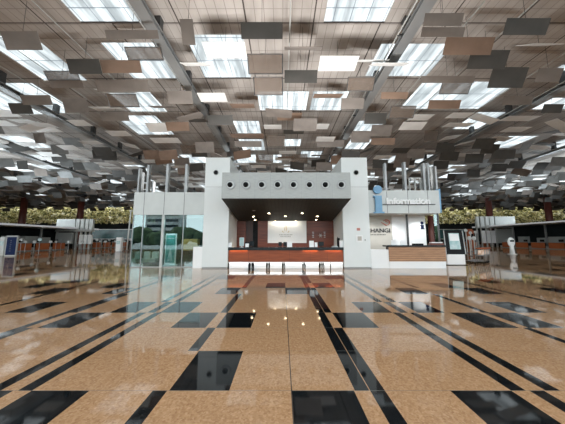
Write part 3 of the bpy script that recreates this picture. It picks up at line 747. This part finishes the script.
ib = B(); tube(ib, (X(377.4, YR, 190), YR - .16, Z(190, YR)), (X(377.4, YR, 190), YR - .03, Z(190, YR)), .25, 28)
xi = lambda p: X(p, YR, 205)
prism(ib, [(xi(373.6), Z(196, YR)), (xi(381.6), Z(196, YR)), (xi(381.6), Z(212, YR)), (xi(383.6), Z(212, YR)), (xi(383.6), Z(213.4, YR)), (xi(373.6), Z(213.4, YR)), (xi(373.6), Z(212, YR)), (xi(375.2), Z(212, YR)), (xi(375.2), Z(197.6, YR)), (xi(373.6), Z(197.6, YR))], YR - .16, YR - .02)
obj('information_symbol', ib, 'blue', fb, label='large blue letter i symbol')
obj('blue_end_sign', box(B(), rx1, rx1 + .12, YR + .05, YR + .8, zr0 + .05, zr1 + .1), 'blue', fb)
yb = YR + 2.4
obj('beige_wall', box(B(), rx0, X(393, YR + 1.4), YR + 1.4, YR + 1.5, 0, zr0), 'beige', rt)
hx0, hx1 = X(370.9, YR + 1.4, 230), X(390.4, YR + 1.4, 230)
hw = hx1 - hx0; cw = hw / 4.55      # the first letter is hidden by the pillar
obj('wall_lettering', text_bm('CHANGI', hx0 - cw * 1.05, YR + 1.38, Z(232.4, YR + 1.4), .36, .03, .006, hw + cw * 1.05), 'letter', rt, label='dark letters, first one behind the pillar')
b = B()
for j in range(12): box(b, hx0 - .2 + j * .1, hx0 - .14 + j * .1, YR + 1.39, YR + 1.4, Z(235.2, YR + 1.4), Z(234.2, YR + 1.4))
obj('small_lettering', b, 'letter', rt)
b = B(); sx, sz = X(386.5, YR + 1.4, 222), Z(222.5, YR + 1.4)
prev = None
for j in range(14):
    a_ = 2.6 - j * .3; r_ = .22; p = Vector((sx + r_ * math.cos(a_), YR + 1.37, sz + r_ * .8 * math.sin(a_)))
    if prev: tube(b, prev, p, .012 + .03 * math.sin(j / 14 * math.pi), 6)
    prev = p
tube(b, (sx - .34, YR + 1.37, sz + .02), (sx + .02, YR + 1.37, sz - .2), .02, 6, .045)
tube(b, (sx - .05, YR + 1.37, sz + .1), (sx + .16, YR + 1.37, sz - .02), .045, 6, .01)
obj('swirl_logo', b, 'pink', rt)
obj('glass_pane', box(B(), X(393.2, YR + 1.4), X(408.2, YR + 1.4), YR + 1.4, YR + 1.42, .05, zr0), 'bright', rt, label='pale frosted glass panel')
obj('dark_post', box(B(), X(408.3, YR + .6), X(409.6, YR + .6), YR + .6, YR + .7, 0, zr0), 'steeld', rt)
dr = obj('white_panel', box(B(), X(410, YR + 1.2), X(427, YR + 1.2), YR + 1.2, YR + 1.26, 0, zr0), 'bright', rt)
b = B(); xs_ = X(423.6, YR + 1.2); ball(b, (xs_, YR + 1.19, Z(223, YR + 1.2)), .1, (1, .2, 1)); box(b, xs_ - .09, xs_ + .09, YR + 1.17, YR + 1.2, Z(229.2, YR + 1.2), Z(224.9, YR + 1.2)); box(b, xs_ - .13, xs_ + .05, YR + 1.17, YR + 1.2, Z(226, YR + 1.2), Z(225.2, YR + 1.2)); box(b, xs_ - .14, xs_ + .14, YR + 1.17, YR + 1.2, Z(229.3, YR + 1.2), Z(228.6, YR + 1.2)); obj('small_symbol', b, 'navy', dr, label='small dark letter i symbol')
obj('brown_post', tube(B(), (X(432.4, YR + 1.5), YR + 1.5, 0), (X(432.4, YR + 1.5), YR + 1.5, zr0), .16, 14), 'rust', rt, True)
obj('glass_pane', box(B(), X(436, YR + .6), X(440, YR + .6), YR + .6, YR + .62, 0, zr0), 'glass', rt)
obj('end_post', box(B(), X(440, YR), X(441, YR), YR, YR + .1, 0, zr0), 'steeld', rt)
for px, py in ((376.5, 0), (400.5, 0), (430, 0)):
    x_ = X(px, YR + .5, 214); obj('downlight', tube(B(), (x_, YR + .6, zr0 - .02), (x_, YR + .6, zr0), .1, 14), 'bright', rt)
area('unseen_roof_fill', (-3.78, 14.7, 6.42), (math.pi, 0, 0), 1.2, 2, 650, (1, .96, .93))  # unseen fill lights with no fixture, added to brighten the ceiling
area('unseen_roof_fill', (4.2, 14.7, 6.42), (math.pi, 0, 0), 1.2, 2, 650, (1, .96, .93))
for x_ in (-6.7, 7.6): area('unseen_roof_fill', (x_, 16.35, 4.6), (math.pi - .75, 0, 0), 3.5, .25, 900, (.98, .97, .95))  # more unseen fill, aimed back to lift the ceiling behind the booth
for x_, y_, z_ in ((-45, 36, 4.2), (57, 44, 5.2), (-12, 60, 3), (14, 60, 3)): area('unseen_hall_fill', (x_, y_, z_), (math.pi - .15, 0, 0), 3, 18 if abs(x_) > 20 else 3, 3800 if abs(x_) > 20 else 1500, (.84, .94, 1))  # unseen fills added so ceiling and louvre undersides catch cool light
for x_ in (5.6, 7.0, 8.6):
    L = bpy.data.lights.new('office_lamp', 'SPOT'); L.energy = 90; L.spot_size = 2.2; L.spot_blend = .8; L.shadow_soft_size = .03
    lo_ = bpy.data.objects.new('office_lamp', L); C.objects.link(lo_); lo_.location = (x_, YR + .6, zr0 - .05)
for px, w, y_, t_ in ((386.5, .06, YR + .1, 163), (406, .07, YR + .1, 162), (425.2, .06, YR + .1, 163), (429.6, .05, YR + 1, 163), (434.4, .05, YR + 1.8, 166), (437, .05, YR + .3, 166)):
    xx = X(px, y_, 180); obj('roof_fin', box(B(), xx - w, xx + w, y_, y_ + .25, zr1, Z(t_, y_)), 'steel', rt)
b = B(); xa, xb = X(410, YR + 1.4, 180), X(421, YR + 1.4, 180)
for xx in (xa, (xa + xb) / 2, xb): box(b, xx - .03, xx + .03, YR + 1.4, YR + 1.5, zr1, Z(178, YR + 1.4))
box(b, xa, xb, YR + 1.4, YR + 1.5, Z(178.5, YR + 1.4), Z(177.5, YR + 1.4)); obj('roof_frame', b, 'steell', rt)
# white low wall beside the desk
tag(centre_origin(obj('low_wall', box(B(), 4.97, X(389, 13.5), 13.55, 13.95, 0, Z(249.6, 13.55), 0, .01), 'bright')), 'low white wall between the right pillar and the slatted desk', 'low wall')
# slatted desk
xa, xb = X(389, 13.5), X(445.3, 13.5)
rt = thing('information_desk', 'slatted timber information desk with black top and white plinth', 'desk', ((xa + xb) / 2, 13.5, 0))
obj('worktop', box(B(), xa - .15, xb + .05, 13.42, 14.0, Z(246.8, 13.5), Z(245.2, 13.5), 0, .008), 'bstone', rt)
obj('slatted_front', box(B(), xa, xb, 13.5, 13.55, Z(261.4, 13.5), Z(246.8, 13.5)), 'slat', rt)
obj('carcass', box(B(), xa + .02, xb - .02, 13.56, 13.95, .1, Z(246.9, 13.5)), 'wooddark', rt)
obj('plinth', box(B(), xa - .02, xb - .02, 13.52, 13.9, 0, Z(261.4, 13.5)), 'bright', rt)
TI = Z(245.2, 13.5)
for i, (pa, pb) in enumerate(((391.5, 397), (401, 406.5))):
    y_ = 13.7; ax, bx = X(pa, y_), X(pb, y_)
    rt = thing('desk_sign', ['white sign standing at the left end of the slatted desk', 'white sign near the middle of the slatted desk'][i], 'sign', ((ax + bx) / 2, y_, TI))
    obj('card', box(B(), ax, bx, y_ - .01, y_ + .01, TI + .01, Z(240.2, y_)), 'bright', rt); obj('foot', box(B(), ax, bx, y_ - .05, y_ + .05, TI, TI + .015), 'clear', rt)
rt = thing('desk_keyboard', 'low black equipment lying on the slatted desk before the white panel', 'equipment', (X(417, 13.7), 13.7, TI))
obj('body', box(B(), X(413, 13.7), X(423, 13.7), 13.62, 13.8, TI, TI + .09, 0, .01), 'blackp', rt)
rt = thing('leaflet_tray', 'reddish leaflet tray at the right end of the slatted desk', 'tray', (X(437, 13.7), 13.7, TI))
obj('tray_base', box(B(), X(430, 13.7), X(443, 13.7), 13.6, 13.85, TI, TI + .12, 0, .01), 'wood', rt); obj('leaflets', box(B(), X(431, 13.7), X(442, 13.7), 13.62, 13.83, TI + .12, TI + .17), 'bright', rt)

# ================================================================== TOUCH KIOSK
yk = 15.3
bl, br_ = X(447, yk, 262), X(465, yk, 262)
rt = thing('touchscreen_kiosk', 'large black framed touchscreen kiosk on a white base beside the slatted desk', 'kiosk', ((bl + br_) / 2, yk, 0))
zt_ = Z(230.3, yk); zm = Z(254.2, yk)
obj('base', box(B(), bl, br_, yk - .1, yk + .5, .03, zm, 0, .02), 'bright', rt); obj('foot_plate', box(B(), bl - .08, br_ + .1, yk - .15, yk + .6, 0, .035, 0, .01), 'blackp', rt)
d = .28
pp = [Vector((X(446, yk, 254), yk - .1, zm)), Vector((X(464.6, yk, 254), yk - .1, zm)), Vector((X(462, yk + d, 231), yk + d, zt_)), Vector((X(444.3, yk + d, 231), yk + d, zt_))]
hs = obj('housing', quadbox(B(), pp, -.12), 'blackp', rt)
def sub(u0, u1, v0, v1, off):
    f = lambda u, v: (pp[0].lerp(pp[1], u)).lerp(pp[3].lerp(pp[2], u), v) + Vector((0, -off, off * .3))
    return [f(u0, v0), f(u1, v0), f(u1, v1), f(u0, v1)]
obj('display', quadbox(B(), sub(.22, .80, .2, .88, .012), .01), 'tealscreen', hs)
obj('display_header', quadbox(B(), sub(.25, .76, .55, .84, .028), .01), 'bright', hs)
obj('silver_edge', quadbox(B(), sub(-.05, 0, 0, 1, .012), .01), 'silver', hs); obj('silver_edge', quadbox(B(), sub(1, 1.05, 0, 1, .012), .01), 'silver', hs)

# luggage trolleys nested to the right of the kiosk
def trolley(x, y, label):
    rt = thing('luggage_trolley', label, 'trolley', (x, y, 0), 'nested luggage trolleys')
    b = B()
    for s in (-.28, .28):
        tube(b, (x + s, y - .45, .16), (x + s * .7, y + .5, .16), .022); tube(b, (x + s, y - .45, .16), (x + s, y - .6, 1.0), .022)
    for yy_ in (-.3, 0, .3): tube(b, (x - .26, y + yy_, .17), (x + .26, y + yy_, .17), .015)
    tube(b, (x - .28, y - .5, .55), (x + .28, y - .5, .55), .015)
    obj('frame', b, 'steel', rt, True)
    obj('push_bar', tube(B(), (x - .33, y - .61, 1.02), (x + .33, y - .61, 1.02), .05), 'orange', rt, True)
    q = B(); quadbox(q, [Vector((x - .2, y - .56, .62)), Vector((x + .2, y - .56, .62)), Vector((x + .2, y - .6, .92)), Vector((x - .2, y - .6, .92))], .02); obj('advert_board', q, 'pale', rt)
    for sx_, sy_ in ((-.28, -.4), (.28, -.4), (0, .5)): obj('wheel', tube(B(), (x + sx_ - .02, y + sy_, .075), (x + sx_ + .02, y + sy_, .075), .075, 14), 'blackp', rt, True)
for i in range(4):
    trolley(X(473, 16.3) + i * .36, 16.3 + i * .30, ['nearest of the luggage trolleys beside the touchscreen kiosk', 'second of the nested luggage trolleys by the kiosk', 'third of the nested luggage trolleys by the kiosk', 'farthest of the nested luggage trolleys by the kiosk'][i])
# round headed white kiosk
yw = 26.5; xw = X(512.5, yw, 250)
rt = thing('oval_kiosk', 'white oval-headed stand with a small dark screen on the open floor at right', 'kiosk', (xw, yw, 0))
obj('base', tube(B(), (xw, yw, 0), (xw, yw, .06), .38, 24), 'bright', rt, True)
obj('pole', tube(B(), (xw, yw, .05), (xw, yw, 1.1), .24, 16, .15), 'bright', rt, True)
hd = obj('head', ball(B(), (xw, yw, 1.32), .43, (.95, .3, 1.25), 20), 'bright', rt, True)
obj('small_screen', box(B(), xw - .22, xw + .22, yw - .145, yw - .11, 1.37, 1.57, 0, .01), 'screen', hd)

# ================================================================== CHECK-IN ISLANDS
def counters(sx, x, ya, yb, n, side):
    st = (yb - ya) / n
    for i in range(n):
        y0 = ya + i * st; xo = x + sx * 1.0
        if side == 'left' and y0 < 41.7 and y0 + st > 40.8: continue
        rt = thing('checkin_counter', 'orange fronted check-in counter in the %s row under the white canopy' % side, 'check-in counter', (x, y0, 0), 'check-in counters on the %s' % side)
        obj('front', box(B(), min(x, x + sx * .08), max(x, x + sx * .08), y0 + .12, y0 + st - .5, 0.12, 1.1), 'orange', rt)
        obj('worktop', box(B(), min(x - sx * .05, xo), max(x - sx * .05, xo), y0 + .08, y0 + st - .45, 1.1, 1.16), 'steel', rt)
        obj('plinth', box(B(), min(x, x + sx * .3), max(x, x + sx * .3), y0 + .12, y0 + st - .5, 0, .12), 'steel', rt)
        obj('monitor', box(B(), min(x + sx * .3, x + sx * .36), max(x + sx * .3, x + sx * .36), y0 + .4, y0 + 1.1, 1.25, 1.65), 'blackp', rt)
        obj('belt_scale', box(B(), min(x, xo), max(x, xo), y0 + st - .48, y0 + st - .02, 0, .5), 'steel', rt)
def canopy(sx, x, ya, yb, z, label, back):
    rt = thing('checkin_canopy', label, 'canopy', (x, ya, 0))
    a_, b_ = sorted((x - sx * .6, x + sx * 5))
    obj('roof_slab', box(B(), a_, b_, ya, yb, z, z + .28), 'bright', rt)
    obj('added_glow_strip', box(B(), *sorted((x - sx * .66, x - sx * .6)), ya, yb, z + .06, z + .26), 'edgeglow', rt)  # glowing strip added so the canopy edge reads white
    y = ya + 1
    while y < yb:
        obj('post', box(B(), *sorted((x + sx * 1.4, x + sx * 1.6)), y, y + .2, 0, z), 'steel', rt); y += 6
    obj('back_screen', box(B(), *sorted((x + sx * 4.2, x + sx * 4.4)), ya, yb, 0, z), 'dark', rt)
    b = B(); y = ya + 1.2
    rr = random.Random(7)
    while y < yb - 2:
        h = rr.uniform(.8, 1.6); box(b, *sorted((x + sx * 2.2, x + sx * 3.2)), y, y + rr.uniform(.8, 2.2), 1.0, 1.0 + h); y += rr.uniform(2, 4)
    obj('machine_row', b, 'silver', rt)
canopy(-1, -36, 24, 46, 3.45, 'long white canopy over the left check-in counters', 0)
counters(-1, -36, 24.5, 56, 12, 'left')
canopy(1, 46, 30, 57, 4.45, 'long white canopy over the right check-in counters', 0)
counters(1, 46.2, 30.5, 51, 7, 'right'); counters(1, 46.2, 53.5, 65, 4, 'far right')
def stand(sx, pxs, wide, y, z0, z1, label):
    rt = thing('display_wall', label, 'display wall', (X(wide[0], y), y, 0))
    b = B(); box(b, X(wide[0], y), X(wide[1], y), y, y + .4, z0, z1, 0, .03); obj('wide_panel', b, 'fascia', rt)
    for a_, c_ in pxs: obj('narrow_panel', box(B(), X(a_, y), X(c_, y), y, y + .4, z0, z1, 0, .03), 'fascia', rt)
    xs_ = [X(p, y) for p in (wide[0], wide[1]) + tuple(v for q in pxs for v in q)]
    obj('lower_rail', box(B(), min(xs_), max(xs_), y - .1, y + .5, z0 - .35, z0 - .05), 'steell', rt)
    for p in xs_[::2]: obj('support', box(B(), p, p + .25, y + .1, y + .3, 0, z0), 'steell', rt)
    z2 = z0 - .5
    for a_, c_ in pxs[1:]: obj('lower_panel', box(B(), X(a_, y), X(c_, y), y, y + .3, .9, z2 - .4), 'bright', rt)
    obj('lower_screen', box(B(), X(wide[0], y) + .3, X(wide[1], y) - .3, y, y + .3, .9, z2), 'silver', rt)
stand(-1, ((74.8, 78.3), (79.3, 83), (84, 87.4), (88.2, 91.8)), (55, 74), 41, Z(229.5, 41), Z(219, 41), 'white panelled display wall at the end of the left check-in row')
stand(1, ((478.6, 481.6), (482.6, 486.8), (487.8, 491.6), (492.4, 496.6)), (497.6, 518), 52, Z(226.5, 52), Z(216.4, 52), 'white panelled display wall at the end of the right check-in row')

# self check-in posts along the left row
rk = random.Random(2)
posts = [(22, 27), (26.5, 30), (35.5, 29), (40.5, 25.5), (51.5, 31), (57, 34), (62, 38), (69.5, 28), (83, 31), (97.5, 33), (101, 38), (106, 33), (110, 40), (116, 36), (125, 38), (131, 42)]
for i, (px, y) in enumerate(posts):
    x = X(px, y); h = 1.5 if i % 3 else 1.75
    rt = thing('self_service_post', 'slim grey self-service post with a small %s head before the left check-in row' % ('teal' if i == 3 else 'pale'), 'self-service post', (x, y, 0), None if i == 3 else 'self-service posts on the left')
    obj('foot', tube(B(), (x, y, 0), (x, y, .04), .2, 14), 'steeld', rt); obj('pole', tube(B(), (x, y, .03), (x, y, h), .03), 'steel', rt)
    obj('head', box(B(), x - .2, x + .2, y - .06, y + .06, h - .28, h - .02, 0, .03), 'tealscreen' if i == 3 else 'silver', rt)
for i, (px, px1, y, p0) in enumerate(((116.5, 121.5, 33, 237.5), (0, 5.5, 24.5, 237))):
    xa, xb = X(px, y), X(px1, y)
    rt = thing('self_service_machine', ['white self-service machine standing apart before the far railing', 'pale self-service machine at the left edge beside the blue sign'][i], 'machine', ((xa + xb) / 2, y, 0))
    obj('body', box(B(), xa, xb, y, y + .5, 0, Z(p0, y), 0, .04), 'bright' if i == 0 else 'fascia', rt); obj('display', box(B(), xa + .1, xb - .1, y - .02, y, 1.0, 1.45), 'tealscreen', rt)
for i, (px, y, h) in enumerate(((467, 30, 2.9), (471.5, 33, 2.7), (476.5, 36, 2.9), (470, 24, 1.9), (474.5, 26, 1.9))):
    x = X(px, y)
    rt = thing('self_service_post', 'slim grey post with a pale round head behind the luggage trolleys', 'self-service post', (x, y, 0), 'posts behind the luggage trolleys')
    obj('foot', tube(B(), (x, y, 0), (x, y, .04), .22, 14), 'steeld', rt); obj('pole', tube(B(), (x, y, .03), (x, y, h), .05), 'steell', rt)
    obj('head', ball(B(), (x, y, h - .15), .22, (1, .5, 1), 12), 'fascia', rt, True)
for i, (px, px1, y, p0, t_) in enumerate(((32, 46, 50, 229.5, 'big rounded grey machine under the left canopy'), (529, 545, 62, 226.5, 'big rounded grey machine under the right canopy'), (470, 476, 48, 229, 'reddish cabinet seen behind the luggage trolleys'))):
    xa, xb = X(px, y), X(px1, y)
    rt = thing('baggage_machine', t_, 'machine', ((xa + xb) / 2, y, 0))
    obj('body', box(B(), xa, xb, y, y + 1.2, 0, Z(p0, y), 0, .25), 'orange' if i == 2 else 'silver', rt)
    obj('dark_opening', box(B(), xa + (xb - xa) * .25, xb - (xb - xa) * .25, y - .03, y + .02, Z(p0, y) * .55, Z(p0, y) * .75), 'blackp', rt)
# blue sign board
y = 23.5; xa, xb = X(7.6, y), X(17.2, y)
rt = thing('blue_sign_board', 'upright navy blue sign board with silver edges at the left', 'sign board', ((xa + xb) / 2, y, 0))
obj('frame', box(B(), xa - .12, xb + .08, y, y + .15, 0, Z(235.6, y), 0, .02), 'silver', rt)
fc = obj('sign_face', box(B(), xa, xb, y - .015, y, .12, Z(237, y), 0, .004), 'navy', rt)
b = B()
for j in range(6): box(b, xa + .35, xb - .45, y - .022, y - .014, .5 + j * .2, .52 + j * .2)
obj('sign_lines', b, 'steel', fc)
# teal railing and planter beyond the left row
rt = thing('glass_railing', 'teal tinted glass railing beyond the left check-in row', 'railing', (X(112, 60), 60, 0))
obj('glass_panel', box(B(), X(92, 60), X(134, 60), 60, 60.05, 1.9, Z(229.8, 60)), 'dgreen', rt)
b = B(); box(b, X(92, 60), X(134, 60), 59.9, 60.15, Z(229.8, 60), Z(229.1, 60)); box(b, X(92, 60), X(134, 60), 59.95, 60.1, 1.75, 1.9); obj('rail', b, 'steell', rt)
for p in (92, 102, 113, 124, 133): obj('rail_post', box(B(), X(p, 60) - .06, X(p, 60) + .06, 60.05, 60.15, 0, Z(229.8, 60)), 'steel', rt)
rt = thing('glass_railing', 'teal tinted glass railing beyond the luggage trolleys on the right', 'railing', (X(460, 60), 60, 0))
obj('glass_panel', box(B(), X(441, 60), X(465, 60), 60, 60.05, 1.9, Z(229.8, 60)), 'dgreen', rt)
b = B(); box(b, X(441, 60), X(465, 60), 59.9, 60.15, Z(229.8, 60), Z(229.1, 60)); box(b, X(441, 60), X(465, 60), 59.95, 60.1, 1.75, 1.9); obj('rail', b, 'steell', rt)
for p in (441, 447, 453, 459, 465): obj('rail_post', box(B(), X(p, 60) - .06, X(p, 60) + .06, 60.05, 60.15, 0, Z(229.8, 60)), 'steel', rt)
rt = thing('lamp_post', 'slim white lamp post beside the glass room', 'lamp post', (X(129, 36), 36, 0))
obj('pole', tube(B(), (X(128, 36), 36, 0), (X(129.2, 36), 36, Z(211, 36)), .09, 10), 'white', rt, True); obj('head', box(B(), X(128.2, 36), X(130.6, 36), 35.9, 36.1, Z(211.6, 36), Z(210.2, 36)), 'white', rt); obj('foot', tube(B(), (X(128, 36), 36, 0), (X(128, 36), 36, .1), .22), 'steel', rt)

# ================================================================== LIGHT
w = bpy.data.worlds.new('world'); S.world = w; w.use_nodes = True; t = w.node_tree; t.nodes.clear()
o = t.nodes.new('ShaderNodeOutputWorld'); bg = t.nodes.new('ShaderNodeBackground'); tc = t.nodes.new('ShaderNodeTexCoord'); sp = t.nodes.new('ShaderNodeSeparateXYZ')
t.links.new(tc.outputs['Generated'], sp.inputs[0])
r = ramp(t, sp.outputs['Z'], [(0, (.10, .10, .10)), (.02, (.85, .92, .96)), (1, (.95, 1.0, 1.05))])
t.links.new(r.outputs[0], bg.inputs[0]); bg.inputs[1].default_value = 3.2; t.links.new(bg.outputs[0], o.inputs[0])
S.view_settings.view_transform = 'Standard'; S.view_settings.look = 'None'; S.view_settings.gamma = 1; S.view_settings.exposure = 0.16
S.view_settings.use_curve_mapping = False
S.cycles.use_denoising = True
S.cycles.max_bounces = 8; S.cycles.diffuse_bounces = 5; S.cycles.transparent_max_bounces = 12
S.cycles.caustics_reflective = False; S.cycles.caustics_refractive = False
S.cycles.sample_clamp_indirect = 6
